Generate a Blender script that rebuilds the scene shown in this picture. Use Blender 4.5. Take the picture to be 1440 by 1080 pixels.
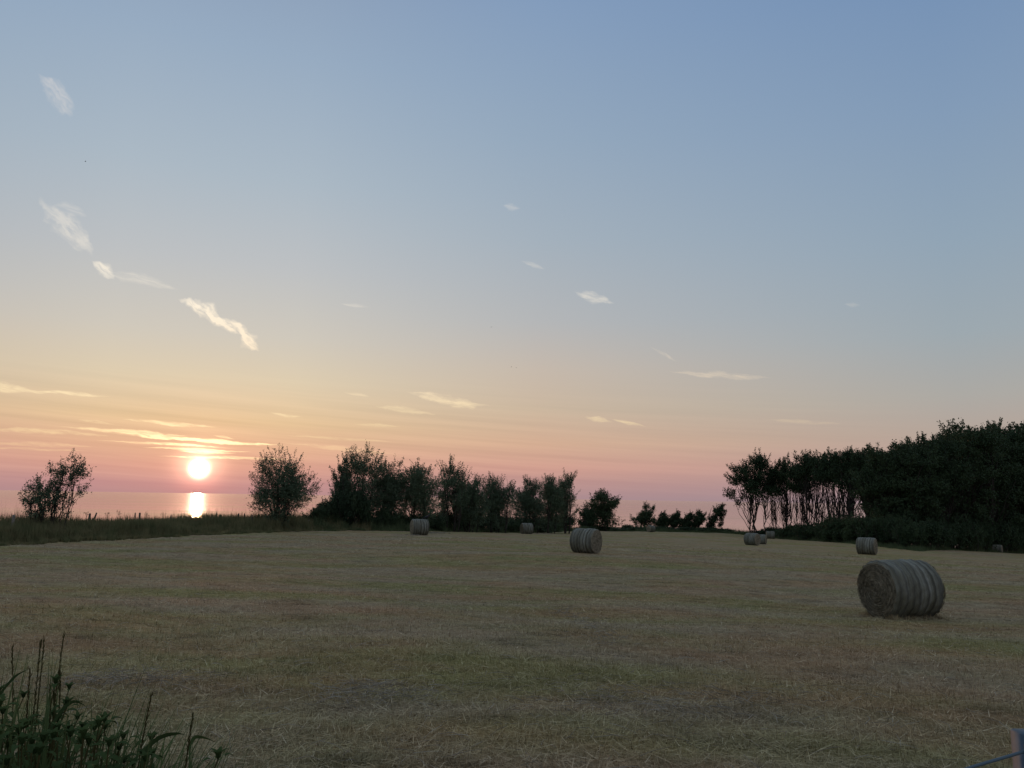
import bpy, math, random
import numpy as np
from mathutils import Matrix, Vector
R = math.radians
scene = bpy.context.scene
for o in list(bpy.data.objects): bpy.data.objects.remove(o)
COL = scene.collection

# ---------------------------------------------------------------- camera
F, CX, CY = 1088.0, 720.0, 540.0            # focal length in photo pixels, photo centre
PITCH, ROLL, EYE = 8.38, 0.9, 1.65
CM = Matrix.Rotation(R(90 + PITCH), 3, 'X') @ Matrix.Rotation(R(ROLL), 3, 'Z')
cam_d = bpy.data.cameras.new('camera'); cam = bpy.data.objects.new('camera', cam_d); COL.objects.link(cam)
cam_d.sensor_width = 36; cam_d.lens = F / 1440 * 36
cam_d.clip_start = 0.05; cam_d.clip_end = 120000
cam.matrix_world = Matrix.Translation((0, 0, EYE)) @ CM.to_4x4()
scene.camera = cam
scene.view_settings.view_transform = 'Standard'; scene.view_settings.look = 'None'
scene.view_settings.exposure = 0; scene.view_settings.gamma = 1

def ray(px, py): return CM @ Vector(((px - CX) / F, (CY - py) / F, -1))
def at(px, py, Y):
    d = ray(px, py); return Vector((0, 0, EYE)) + d * (Y / d.y)
def project(p):
    q = CM.transposed() @ (Vector(p) - Vector((0, 0, EYE)))
    return CX + F * q.x / -q.z, CY - F * q.y / -q.z
def azel(px, py):
    d = ray(px, py).normalized()
    return math.degrees(math.atan2(d.x, d.y)), math.degrees(math.asin(d.z))

# ---------------------------------------------------------------- node helper
class NT:
    def __init__(s, tree): s.t = tree; s.t.nodes.clear()
    def n(s, kind, **kw):
        nd = s.t.nodes.new(kind)
        for k, v in kw.items():
            if k.startswith('i_'):
                key = k[2:]; key = int(key) if key.isdigit() else key.replace('_', ' ')
                s.put(nd.inputs[key], v)
            else: setattr(nd, k, v)
        return nd
    def put(s, inp, v):
        if hasattr(v, 'is_output') or isinstance(v, bpy.types.NodeSocket): s.t.links.new(v, inp)
        else: inp.default_value = v
    def m(s, op, a, b=0.0, c=None, clamp=False):
        nd = s.t.nodes.new('ShaderNodeMath'); nd.operation = op; nd.use_clamp = clamp
        s.put(nd.inputs[0], a); s.put(nd.inputs[1], b)
        if c is not None: s.put(nd.inputs[2], c)
        return nd.outputs[0]
    def vm(s, op, a, b=None):
        nd = s.t.nodes.new('ShaderNodeVectorMath'); nd.operation = op
        s.put(nd.inputs[0], a)
        if b is not None: s.put(nd.inputs[1], b)
        return nd.outputs['Value'] if op in ('DOT_PRODUCT', 'LENGTH') else nd.outputs[0]
    def xyz(s, x, y, z=0.0):
        nd = s.t.nodes.new('ShaderNodeCombineXYZ')
        for i, v in enumerate((x, y, z)): s.put(nd.inputs[i], v)
        return nd.outputs[0]
    def sep(s, v):
        nd = s.t.nodes.new('ShaderNodeSeparateXYZ'); s.put(nd.inputs[0], v); return nd.outputs
    def ramp(s, fac, stops, interp='LINEAR'):
        nd = s.t.nodes.new('ShaderNodeValToRGB'); cr = nd.color_ramp; cr.interpolation = interp
        while len(cr.elements) < len(stops): cr.elements.new(0.5)
        for e, (p, c) in zip(cr.elements, stops):
            e.position = p; e.color = (c, c, c, 1) if not hasattr(c, '__len__') else (*c[:3], 1)
        s.put(nd.inputs[0], fac); return nd.outputs[0]
    def noise(s, vec, scale, detail=3, rough=0.5, dist=0.0, out=0):
        nd = s.t.nodes.new('ShaderNodeTexNoise'); s.put(nd.inputs['Vector'], vec)
        s.put(nd.inputs['Scale'], scale); nd.inputs['Detail'].default_value = detail
        nd.inputs['Roughness'].default_value = rough; nd.inputs['Distortion'].default_value = dist
        return nd.outputs[out]
    def mix(s, fac, a, b, mode='MIX', clampf=True):
        nd = s.t.nodes.new('ShaderNodeMix'); nd.data_type = 'RGBA'; nd.blend_type = mode; nd.clamp_factor = clampf
        s.put(nd.inputs['Factor'], fac)
        for k, v in ((6, a), (7, b)):
            s.put(nd.inputs[k], (*v[:3], 1) if isinstance(v, tuple) else v)
        return nd.outputs[2]
def lin(*c):
    return tuple((x / 255 / 12.92) if x / 255 <= .04045 else ((x / 255 + .055) / 1.055) ** 2.4 for x in c)

# ---------------------------------------------------------------- world: dusk sky with cirrus wisps
SUN_AZ, SUN_EL = azel(280, 659)
SUN_DIR = Vector((math.sin(R(SUN_AZ)) * math.cos(R(SUN_EL)), math.cos(R(SUN_AZ)) * math.cos(R(SUN_EL)), math.sin(R(SUN_EL))))
world = bpy.data.worlds.new('World'); scene.world = world; world.use_nodes = True
w = NT(world.node_tree)
tc = w.n('ShaderNodeTexCoord').outputs['Generated']
D = w.vm('NORMALIZE', tc)
dx, dy, dz = w.sep(D)
el = w.m('MULTIPLY', w.m('ARCSINE', dz), 180 / math.pi)
az = w.m('MULTIPLY', w.m('ARCTAN2', dx, dy), 180 / math.pi)
hz = w.vm('NORMALIZE', w.xyz(dx, dy, 0.0))
dlt = w.m('MULTIPLY', w.m('ARCCOSINE', w.vm('DOT_PRODUCT', hz, (math.sin(R(SUN_AZ)), math.cos(R(SUN_AZ)), 0.0))), 180 / math.pi)
gam = w.m('MULTIPLY', w.m('ARCCOSINE', w.m('MINIMUM', w.vm('DOT_PRODUCT', D, tuple(SUN_DIR)), 0.9999999)), 180 / math.pi)
# elevation 0..60 degrees mapped on 0..1
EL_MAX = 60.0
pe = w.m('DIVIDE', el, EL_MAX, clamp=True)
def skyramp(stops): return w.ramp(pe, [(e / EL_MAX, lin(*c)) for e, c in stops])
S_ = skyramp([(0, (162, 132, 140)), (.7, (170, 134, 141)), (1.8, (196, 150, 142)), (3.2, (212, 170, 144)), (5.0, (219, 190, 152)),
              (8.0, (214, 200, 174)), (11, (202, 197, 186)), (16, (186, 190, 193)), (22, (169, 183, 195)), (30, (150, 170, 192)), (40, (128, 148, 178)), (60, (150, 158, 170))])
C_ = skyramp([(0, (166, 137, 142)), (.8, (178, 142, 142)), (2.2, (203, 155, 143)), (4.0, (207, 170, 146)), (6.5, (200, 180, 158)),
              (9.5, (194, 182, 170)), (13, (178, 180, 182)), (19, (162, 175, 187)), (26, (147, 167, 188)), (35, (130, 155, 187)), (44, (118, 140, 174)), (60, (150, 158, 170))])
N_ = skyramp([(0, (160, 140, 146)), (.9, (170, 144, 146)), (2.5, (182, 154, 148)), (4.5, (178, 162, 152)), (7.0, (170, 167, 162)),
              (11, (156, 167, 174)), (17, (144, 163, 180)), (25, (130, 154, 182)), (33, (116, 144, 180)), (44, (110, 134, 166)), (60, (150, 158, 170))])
B_ = skyramp([(0, (112, 112, 126)), (4, (136, 126, 138)), (9, (142, 136, 150)), (16, (134, 140, 162)), (30, (130, 144, 168)), (60, (150, 158, 170))])  # unseen rear sky and every ramp's top stop are brightened to light the field
f1 = w.m('SMOOTHSTEP' if False else 'DIVIDE', w.m('SUBTRACT', dlt, 6.0), 18.0, clamp=True)
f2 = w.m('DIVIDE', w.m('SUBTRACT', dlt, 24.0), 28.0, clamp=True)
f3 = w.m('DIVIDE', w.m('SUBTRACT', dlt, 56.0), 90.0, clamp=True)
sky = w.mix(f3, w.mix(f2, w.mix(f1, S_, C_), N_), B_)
# the physical sky adds its own slow variation
nish = w.n('ShaderNodeTexSky', sky_type='NISHITA', sun_disc=False, sun_elevation=R(max(SUN_EL, 1.0)), sun_rotation=R(SUN_AZ))
sky = w.mix(1.0, sky, w.mix(1.0, nish.outputs[0], (0.005, 0.005, 0.005), 'MULTIPLY'), 'ADD')
# faint streaky haze layers close to the horizon
st = w.noise(w.xyz(w.m('MULTIPLY', az, .035), w.m('ADD', w.m('MULTIPLY', el, 1.7), w.m('MULTIPLY', az, .09)), 3.0), 1.0, 5, .62)
lowf = w.m('MULTIPLY', w.ramp(pe, [(0, .2), (1.2 / 60, .8), (4 / 60, 1.0), (9 / 60, 0.0)]), w.m('SUBTRACT', 1.0, w.m('DIVIDE', dlt, 55.0, clamp=True)))
stn = w.m('MULTIPLY', w.m('SUBTRACT', st, .5), w.m('MULTIPLY', lowf, .8))
sky = w.mix(1.0, sky, w.xyz(w.m('MULTIPLY', stn, .55), w.m('MULTIPLY', stn, .36), w.m('MULTIPLY', stn, .22)), 'ADD')
# wisp group
g = bpy.data.node_groups.new('wisp', 'ShaderNodeTree')
for nm in ('A', 'E', 'ca', 'ce', 'cs', 'sn', 'len', 'wid', 'str', 'warp', 'fibre'):
    g.interface.new_socket(nm, in_out='INPUT', socket_type='NodeSocketFloat')
g.interface.new_socket('Mask', in_out='OUTPUT', socket_type='NodeSocketFloat')
q = NT(g); gi = q.n('NodeGroupInput').outputs; go = q.n('NodeGroupOutput')
da = q.m('SUBTRACT', gi['A'], gi['ca']); de = q.m('SUBTRACT', gi['E'], gi['ce'])
t0 = q.m('ADD', q.m('MULTIPLY', da, gi['cs']), q.m('MULTIPLY', de, gi['sn']))
s0 = q.m('SUBTRACT', q.m('MULTIPLY', de, gi['cs']), q.m('MULTIPLY', da, gi['sn']))
tn = q.m('DIVIDE', t0, gi['len']); sn0 = q.m('DIVIDE', s0, gi['wid'])
sn1 = q.m('ADD', sn0, q.m('MULTIPLY', q.m('SUBTRACT', gi['warp'], .5), 2.6))
taper = q.m('ADD', .35, q.m('MULTIPLY', q.m('SUBTRACT', 1.0, q.m('ABSOLUTE', tn), clamp=True), .9))
r2 = q.m('ADD', q.m('POWER', q.m('ABSOLUTE', tn), 3.0), q.m('POWER', q.m('ABSOLUTE', q.m('DIVIDE', sn1, taper)), 1.6))
m0 = q.m('SMOOTH_MIN', q.m('MULTIPLY', q.m('SUBTRACT', 1.0, r2, clamp=True), 1.15), 1.0, .3)
fm = q.m('ADD', .16, q.m('MULTIPLY', q.m('SUBTRACT', gi['fibre'], .33, clamp=True), 3.6))
q.put(go.inputs[0], q.m('MULTIPLY', q.m('MULTIPLY', q.m('POWER', m0, 1.2), fm, clamp=True), gi['str']))
WISPS = [(57, 105, 102, 160, 13, .42), (60, 280, 128, 356, 14, .42), (78, 288, 122, 302, 9, .2), (130, 368, 160, 392, 9, .8),
    (145, 380, 248, 406, 7, .28), (256, 418, 318, 452, 10, 1.1), (296, 442, 352, 474, 10, 1.2), (338, 466, 362, 494, 10, 1.0), (-80, 535, 70, 552, 5, .8),
    (50, 549, 152, 558, 3, .8), (576, 553, 684, 573, 7, .75), (530, 570, 612, 584, 5, .42), (484, 551, 520, 557, 3, .4), (500, 596, 562, 600, 2.4, .4),
    (808, 412, 862, 426, 8, .42), (733, 369, 766, 378, 3, .3), (708, 292, 732, 292, 6, .25), (945, 523, 1080, 532, 6, .34), (824, 586, 862, 593, 4, .45),
    (862, 589, 908, 600, 3, .5), (-20, 601, 150, 612, 4, .5), (90, 600, 262, 613, 3, .8), (150, 608, 300, 620, 3, 1.0), (190, 613, 398, 627, 3, 1.5), (175, 590, 302, 601, 3, .6),
    (300, 612, 330, 617, 2, .5), (205, 629, 350, 636, 2.2, .9), (140, 619, 330, 630, 2.2, .6), (225, 641, 420, 646, 2, .7), (250, 634, 330, 638, 2, .8), (200, 623, 300, 628, 1.8, .5), (400, 612, 560, 622, 2, .3), (-40, 628, 120, 634, 2, .3), (378, 581, 424, 586, 2.4, .4),
    (110, 590, 160, 596, 2, .4), (400, 622, 560, 640, 3, .3), (480, 428, 520, 432, 3, .22), (914, 488, 952, 508, 2.5, .2), (-30, 622, 130, 628, 3, .3), (1080, 590, 1180, 596, 3, .15), (1188, 428, 1210, 430, 3, .12)]
def streaks(deg, kt, ks, z):
    c_, s_ = math.cos(R(deg)), math.sin(R(deg))
    tt = w.m('ADD', w.m('MULTIPLY', az, c_), w.m('MULTIPLY', el, s_)); ss = w.m('SUBTRACT', w.m('MULTIPLY', el, c_), w.m('MULTIPLY', az, s_))
    wp = w.noise(w.xyz(w.m('MULTIPLY', tt, .65 * kt), w.m('MULTIPLY', ss, .9 * ks), z), 1.0, 3, .6)
    s2 = w.m('ADD', w.m('MULTIPLY', ss, 4.2 * ks), w.m('MULTIPLY', wp, 2.4))
    return wp, w.noise(w.xyz(w.m('MULTIPLY', tt, .8 * kt), s2, z + 9.0), 1.0, 4, .65, .4)
SETS = (streaks(-7, .8, 1.25, 0.0), streaks(-38, 1.0, .7, 4.0))
mask = None
for k, (x0, y0, x1, y1, wd, stg) in enumerate(WISPS):
    a0, e0 = azel(x0, y0); a1, e1 = azel(x1, y1); L = math.hypot(a1 - a0, e1 - e0)
    nd = w.n('ShaderNodeGroup', node_tree=g)
    A_, E_ = (az, el) if mask is None else (w.m('MULTIPLY_ADD', mask, 1e-7, az), w.m('MULTIPLY_ADD', mask, 1e-7, el))   # evaluated one after the other
    for nm, v in (('A', A_), ('E', E_), ('ca', (a0 + a1) / 2), ('ce', (e0 + e1) / 2), ('cs', (a1 - a0) / L), ('sn', (e1 - e0) / L),
                  ('len', L * .56), ('wid', wd / 19.0), ('str', stg), ('warp', SETS[abs(y1 - y0) > .45 * (x1 - x0)][0]), ('fibre', SETS[abs(y1 - y0) > .45 * (x1 - x0)][1])): w.put(nd.inputs[nm], v)
    mask = nd.outputs[0] if mask is None else w.m('ADD', mask, nd.outputs[0])
cloudc = w.ramp(pe, [(0, lin(255, 190, 150)), (2.5 / 60, lin(255, 214, 160)), (5 / 60, lin(252, 226, 176)), (9 / 60, lin(248, 226, 196)), (14 / 60, lin(250, 240, 222)), (30 / 60, lin(214, 210, 212))])
near = w.m('MULTIPLY', w.m('POWER', 2.718, w.m('DIVIDE', gam, -3.4)), 1.3)
cloudc = w.mix(1.0, cloudc, w.xyz(near, w.m('MULTIPLY', near, .75), w.m('MULTIPLY', near, .4)), 'ADD')
sky = w.mix(w.m('MINIMUM', mask, 1.0), sky, cloudc)
# aureole and the sun itself, seen through thin haze
au = w.m('MULTIPLY', w.m('POWER', 2.718, w.m('DIVIDE', gam, -1.8)), .24)
low = w.m('DIVIDE', w.m('ADD', el, 0.3), 2.4, clamp=True)
au2 = w.m('MULTIPLY', w.m('POWER', 2.718, w.m('MULTIPLY', w.m('POWER', w.m('DIVIDE', gam, 1.25), 2.0), -1.0)), 1.15)
dsk = w.m('MULTIPLY', w.m('POWER', 2.718, w.m('MULTIPLY', w.m('POWER', w.m('DIVIDE', gam, .50), 2.6), -1.0)), 7.0)
tot = w.m('MULTIPLY', w.m('ADD', au, au2), w.m('ADD', .35, w.m('MULTIPLY', low, .65)))
sky = w.mix(1.0, sky, w.xyz(w.m('ADD', tot, dsk), w.m('ADD', w.m('MULTIPLY', w.m('ADD', w.m('MULTIPLY', au, .30), w.m('MULTIPLY', au2, .62)), low), w.m('MULTIPLY', dsk, .8)),
            w.m('ADD', w.m('MULTIPLY', w.m('ADD', w.m('MULTIPLY', au, .10), w.m('MULTIPLY', au2, .42)), low), w.m('MULTIPLY', dsk, .55))), 'ADD')
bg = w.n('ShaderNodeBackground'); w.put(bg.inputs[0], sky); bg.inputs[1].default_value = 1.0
scene.cycles.max_bounces = 5; scene.cycles.diffuse_bounces = 2; scene.cycles.glossy_bounces = 2; scene.cycles.transmission_bounces = 2
wo = w.n('ShaderNodeOutputWorld'); w.t.links.new(bg.outputs[0], wo.inputs[0])
world.cycles.sampling_method = 'MANUAL'; world.cycles.sample_map_resolution = 1024

# ---------------------------------------------------------------- sun (almost set, reddened)
sd = bpy.data.lights.new('sun', 'SUN'); so = bpy.data.objects.new('sun', sd); COL.objects.link(so)
sd.energy = 0.5; sd.angle = R(0.53); sd.color = (1.0, 0.50, 0.26)
so.rotation_euler = SUN_DIR.to_track_quat('Z', 'Y').to_euler()

# ---------------------------------------------------------------- mesh helpers
def tag(o, label=None, cat=None, group=None, kind=None):
    for k, v in (('label', label), ('category', cat), ('group', group), ('kind', kind)):
        if v: o[k] = v
    return o
def mk_mesh(name, V, Fq, mat, smooth=False, attr=None):
    V = np.asarray(V, np.float32).reshape(-1, 3); Fq = np.asarray(Fq, np.int32)
    me = bpy.data.meshes.new(name); me.vertices.add(len(V)); me.vertices.foreach_set('co', V.ravel())
    k = Fq.shape[1]; me.loops.add(Fq.size); me.loops.foreach_set('vertex_index', Fq.ravel())
    me.polygons.add(len(Fq)); me.polygons.foreach_set('loop_start', np.arange(len(Fq), dtype=np.int32) * k)
    if smooth: me.polygons.foreach_set('use_smooth', np.ones(len(Fq), bool))
    if attr is not None:
        a = me.attributes.new('tint', 'FLOAT', 'POINT'); a.data.foreach_set('value', np.asarray(attr, np.float32))
    me.materials.append(mat); me.update(calc_edges=True); me.validate(); return me
def ob(name, me, parent=None, loc=(0, 0, 0)):
    o = bpy.data.objects.new(name, me); COL.objects.link(o); o.location = loc
    if parent: o.parent = parent
    return o
def empty(name, loc, rz=0.0, sc=(1, 1, 1)):
    o = bpy.data.objects.new(name, None); COL.objects.link(o); o.location = loc
    o.rotation_euler = (0, 0, rz); o.scale = sc; o.empty_display_size = .3; return o
def copy_tree(o, parent=None):
    c = o.copy(); COL.objects.link(c); c.parent = parent
    for ch in list(o.children): copy_tree(ch, c)
    return c
def tubes(paths, sides=5):
    Vs, Fs, off = [], [], 0
    an = np.arange(sides) * 2 * np.pi / sides
    for pts, rad in paths:
        pts = np.asarray(pts, float); rad = np.asarray(rad, float); n = len(pts)
        t = np.gradient(pts, axis=0); t /= np.linalg.norm(t, axis=1)[:, None] + 1e-9
        ref = np.array([1, 0, 0]) if abs(t[0][0]) < .8 else np.array([0, 1, 0])
        u = np.cross(t, ref); u /= np.linalg.norm(u, axis=1)[:, None] + 1e-9; v = np.cross(t, u)
        ring = pts[:, None] + rad[:, None, None] * (np.cos(an)[None, :, None] * u[:, None] + np.sin(an)[None, :, None] * v[:, None])
        Vs.append(ring.reshape(-1, 3))
        i = np.arange(n - 1)[:, None] * sides; j = np.arange(sides)[None]; j2 = (j + 1) % sides
        Fs.append(np.stack([i + j, i + j2, i + sides + j2, i + sides + j], -1).reshape(-1, 4) + off)
        off += n * sides
    return np.concatenate(Vs), np.concatenate(Fs)
def leaf_quads(rng, C, L, W, updir=0.0):
    n = len(C); a = rng.normal(size=(n, 3)); a[:, 2] += updir; a /= np.linalg.norm(a, axis=1)[:, None]
    b = np.cross(a, rng.normal(size=(n, 3))); b /= np.linalg.norm(b, axis=1)[:, None] + 1e-9
    L = L * rng.uniform(.6, 1.35, n)[:, None] / 2; W = W * rng.uniform(.6, 1.35, n)[:, None] / 2
    V = np.stack([C - a * L, C + b * W - a * L * .1, C + a * L, C - b * W - a * L * .1], 1).reshape(-1, 3)
    return V, np.arange(4 * n).reshape(-1, 4)

# ---------------------------------------------------------------- materials
def mat(name):
    m = bpy.data.materials.new(name); m.use_nodes = True; return m, NT(m.node_tree)
def principled(nt, color, rough=.8, spec=.2, normal=None, **kw):
    b = nt.n('ShaderNodeBsdfPrincipled'); nt.put(b.inputs['Base Color'], (*color, 1) if isinstance(color, tuple) else color)
    nt.put(b.inputs['Roughness'], rough); b.inputs['Specular IOR Level'].default_value = spec
    if normal is not None: nt.put(b.inputs['Normal'], normal)
    for k, v in kw.items(): nt.put(b.inputs[k.replace('_', ' ')], v)
    o = nt.n('ShaderNodeOutputMaterial'); nt.t.links.new(b.outputs[0], o.inputs[0]); return b
def bump(nt, h, dist=.02, strength=1.0):
    b = nt.n('ShaderNodeBump'); nt.put(b.inputs['Height'], h); b.inputs['Distance'].default_value = dist
    b.inputs['Strength'].default_value = strength; return b.outputs[0]
def field_color(nt, P):
    """mown stubble: olive regrowth, reddish dry stalks and grey straw in long uneven bands along the mowing direction"""
    x, y, z = nt.sep(P)
    c, s = math.cos(R(-9)), math.sin(R(-9))
    u = nt.m('ADD', nt.m('MULTIPLY', x, c), nt.m('MULTIPLY', y, s)); v = nt.m('SUBTRACT', nt.m('MULTIPLY', y, c), nt.m('MULTIPLY', x, s))
    warp = nt.noise(nt.xyz(nt.m('MULTIPLY', x, .05), nt.m('MULTIPLY', y, .05), 1.0), 1.0, 2)
    v2 = nt.m('ADD', v, nt.m('MULTIPLY', warp, 9.0))
    sw = nt.m('MULTIPLY', nt.m('SINE', nt.m('MULTIPLY', v2, 1.35)), .045)
    n1 = nt.noise(nt.xyz(nt.m('MULTIPLY', u, .075), nt.m('MULTIPLY', v2, .21), 0.0), 1.0, 5, .6)
    n2 = nt.noise(nt.xyz(nt.m('MULTIPLY', u, .22), nt.m('MULTIPLY', v2, .40), 7.0), 1.0, 5, .62)
    n3 = nt.noise(nt.xyz(nt.m('MULTIPLY', u, 1.1), nt.m('MULTIPLY', v, 2.2), 3.0), 1.0, 4, .7)
    n4 = nt.noise(nt.xyz(nt.m('MULTIPLY', u, .75), nt.m('MULTIPLY', v2, 2.3), 11.0), 1.0, 5, .72)
    g_, r_, s_ = (.300, .272, .112), (.395, .252, .135), (.375, .302, .185)
    a = nt.mix(nt.ramp(nt.m('ADD', n1, sw), [(.42, 0), (.56, 1)]), g_, s_)
    b = nt.mix(nt.m('MULTIPLY', nt.ramp(n2, [(.45, 0), (.62, 1)]), .70), a, r_)
    gg = nt.mix(nt.m('MULTIPLY', nt.ramp(n3, [(.52, 0), (.72, 1)]), .5), b, (.14, .17, .085))
    gg = nt.mix(1.0, gg, nt.ramp(n3, [(.25, .62), (.5, 1.0), (.8, 1.25)]), 'MULTIPLY')
    return nt.mix(1.0, gg, nt.ramp(n4, [(.30, .38), (.43, .90), (.62, 1.18), (.8, 1.35)]), 'MULTIPLY'), n3
mField, t = mat('field_stubble')
P = t.n('ShaderNodeNewGeometry').outputs['Position']
colr, n3 = field_color(t, P)
fine = t.noise(t.vm('MULTIPLY', P, (1.0, 1.6, 1.0)), 26, 4, .75)
mid = t.noise(t.vm('MULTIPLY', P, (.7, 1.7, 1.0)), 1.6, 5, .7)
colr = t.mix(1.0, colr, t.ramp(fine, [(.28, .45), (.5, .95), (.75, 1.55)]), 'MULTIPLY')
hgt = t.m('ADD', t.m('MULTIPLY', fine, .05), t.m('MULTIPLY', mid, .22))
principled(t, colr, .95, .05, bump(t, hgt, 1.0, .8))
mBlade, t = mat('stubble_blade')
P = t.n('ShaderNodeNewGeometry').outputs['Position']
colr, _ = field_color(t, P)
tint = t.n('ShaderNodeAttribute', attribute_name='tint').outputs['Fac']
colr = t.mix(t.m('MULTIPLY', t.ramp(tint, [(.0, 0), (.65, 0), (1.0, 1)]), .5), colr, (.44, .39, .28))
colr = t.mix(1.0, colr, t.ramp(tint, [(0, .55), (.5, 1.15), (1, 1.5)]), 'MULTIPLY')
principled(t, colr, .8, .12)
mStraw, t = mat('loose_straw')
tint = t.n('ShaderNodeAttribute', attribute_name='tint').outputs['Fac']
principled(t, t.ramp(tint, [(0, (.16, .14, .10)), (1, (.42, .39, .31))]), .7, .2)
def foliage(name, c0, c1, rough=.65, spec=.15):
    m, t = mat(name)
    tc_ = t.n('ShaderNodeTexCoord').outputs['Object']
    rnd = t.n('ShaderNodeObjectInfo').outputs['Random']
    nn = t.noise(tc_, 1.1, 3, .6)
    f = t.m('ADD', t.m('MULTIPLY', nn, 1.3), t.m('MULTIPLY', t.m('SUBTRACT', rnd, .5), .3))
    c = t.ramp(f, [(.4, c0), (.9, c1)])
    b = t.n('ShaderNodeBsdfPrincipled'); t.put(b.inputs['Base Color'], c); b.inputs['Roughness'].default_value = rough
    b.inputs['Specular IOR Level'].default_value = spec
    tr = t.n('ShaderNodeBsdfTranslucent'); t.put(tr.inputs[0], c)
    ms = t.n('ShaderNodeMixShader'); ms.inputs[0].default_value = .18
    t.t.links.new(b.outputs[0], ms.inputs[1]); t.t.links.new(tr.outputs[0], ms.inputs[2])
    o = t.n('ShaderNodeOutputMaterial'); t.t.links.new(ms.outputs[0], o.inputs[0]); return m
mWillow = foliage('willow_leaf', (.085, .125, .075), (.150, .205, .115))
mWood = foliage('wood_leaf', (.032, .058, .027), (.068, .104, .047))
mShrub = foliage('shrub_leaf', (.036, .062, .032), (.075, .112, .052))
mBank = foliage('bank_grass', (.115, .140, .060), (.24, .215, .105))
mMargin = foliage('margin_grass', (.065, .095, .042), (.12, .155, .070))
mNettle = foliage('nettle_leaf', (.040, .068, .026), (.075, .118, .042), .85, .03)
mTuft = foliage('tuft_leaf', (.065, .105, .040), (.12, .17, .065), .8, .05)
mStalk = foliage('grass_stalk', (.060, .070, .024), (.12, .095, .040), .85, .03)
mBark, t = mat('bark')
tc_ = t.n('ShaderNodeTexCoord').outputs['Object']
bn = t.noise(t.vm('MULTIPLY', tc_, (6., 6., 1.2)), 2.0, 5, .7)
principled(t, t.ramp(bn, [(.3, (.030, .025, .020)), (.7, (.085, .075, .062))]), .95, .05, bump(t, bn, .03))
mPost, t = mat('weathered_wood')
tc_ = t.n('ShaderNodeTexCoord').outputs['Object']
bn = t.noise(t.vm('MULTIPLY', tc_, (14., 14., 1.5)), 2.0, 5, .7)
principled(t, t.ramp(bn, [(.3, (.07, .06, .05)), (.7, (.19, .17, .15))]), .9, .1, bump(t, bn, .01))
mPale, t = mat('bleached_wood')
bn = t.noise(t.n('ShaderNodeTexCoord').outputs['Object'], 9.0, 4)
principled(t, t.ramp(bn, [(.3, (.18, .16, .13)), (.7, (.34, .31, .27))]), .9, .1)
mSteel, t = mat('galvanised_steel')
bn = t.noise(t.n('ShaderNodeTexCoord').outputs['Object'], 38.0, 4, .6)
principled(t, t.ramp(bn, [(.3, (.055, .085, .11)), (.7, (.10, .14, .18))]), t.m('ADD', .42, t.m('MULTIPLY', bn, .25)), .3, bump(t, bn, .0006), Metallic=.2)
mRope, t = mat('fence_wire')
principled(t, (.10, .15, .18), .6, .3, None, Metallic=.2)
mBird, t = mat('black_feather'); principled(t, (.012, .012, .014), .5, .3)
# net wrap
mNet, t = mat('net_wrap')
tc_ = t.n('ShaderNodeTexCoord').outputs['Object']; x, y, z = t.sep(tc_)
ang = t.m('ARCTAN2', z, y)
nb = t.noise(t.vm('MULTIPLY', tc_, (7.0, .18, .18)), 1.0, 3, .6)
nf = t.noise(t.vm('MULTIPLY', tc_, (70., 13., 13.)), 1.0, 4, .7)
nl = t.noise(tc_, 2.6, 3, .6)
c = t.ramp(nb, [(.34, (.092, .090, .060)), (.46, (.148, .148, .108)), (.56, (.198, .202, .158)), (.68, (.262, .268, .222))])
wb = t.m('SINE', t.m('ADD', t.m('MULTIPLY', x, 33.0), t.m('MULTIPLY', t.noise(t.vm('MULTIPLY', tc_, (3.0, .5, .5)), 1.0, 2), 9.0)))
c = t.mix(1.0, c, t.ramp(t.m('MULTIPLY_ADD', wb, .5, .5), [(.0, .56), (.30, .82), (.6, 1.06), (1.0, 1.16)]), 'MULTIPLY')
c = t.mix(1.0, c, t.ramp(nf, [(.25, .6), (.5, 1.0), (.75, 1.25)]), 'MULTIPLY')
c = t.mix(t.ramp(nl, [(.5, 0), (.8, .5)]), c, (.15, .14, .085))
hh = t.m('ADD', t.m('MULTIPLY_ADD', wb, .010, t.m('MULTIPLY', nb, .03)), t.m('MULTIPLY', nf, .02))
principled(t, c, .62, .3, bump(t, hh, 1.0, .7))
mHay, t = mat('hay_end')
tc_ = t.n('ShaderNodeTexCoord').outputs['Object']; x, y, z = t.sep(tc_)
rr = t.m('SQRT', t.m('ADD', t.m('MULTIPLY', y, y), t.m('MULTIPLY', z, z))); ang = t.m('ARCTAN2', z, y)
sp = t.noise(t.xyz(t.m('MULTIPLY', t.m('ADD', rr, t.m('MULTIPLY', ang, .012)), 34.0), t.m('MULTIPLY', ang, 1.4), 0.0), 1.0, 5, .7)
sp2 = t.noise(tc_, 9.0, 5, .7)
c = t.mix(1.0, t.ramp(sp, [(.3, (.09, .08, .05)), (.5, (.25, .22, .15)), (.72, (.50, .45, .33))]), t.ramp(sp2, [(.3, .45), (.5, 1.0), (.7, 1.3)]), 'MULTIPLY')
principled(t, c, .9, .1, bump(t, t.m('ADD', t.m('MULTIPLY', sp, .05), t.m('MULTIPLY', sp2, .05)), 1.0, .9))
# sea
mSea, t = mat('sea_water')
P = t.n('ShaderNodeNewGeometry').outputs['Position']
w1 = t.noise(t.vm('MULTIPLY', P, (.035, .30, 1.)), 1.0, 4, .6)
w2 = t.noise(t.vm('MULTIPLY', P, (.0016, .012, 1.)), 1.0, 4, .6)
rgh = t.ramp(w2, [(.3, .065), (.5, .10), (.7, .14)])
principled(t, (.030, .040, .048), rgh, .5, bump(t, w1, .25, .09), IOR=1.75)

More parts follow.
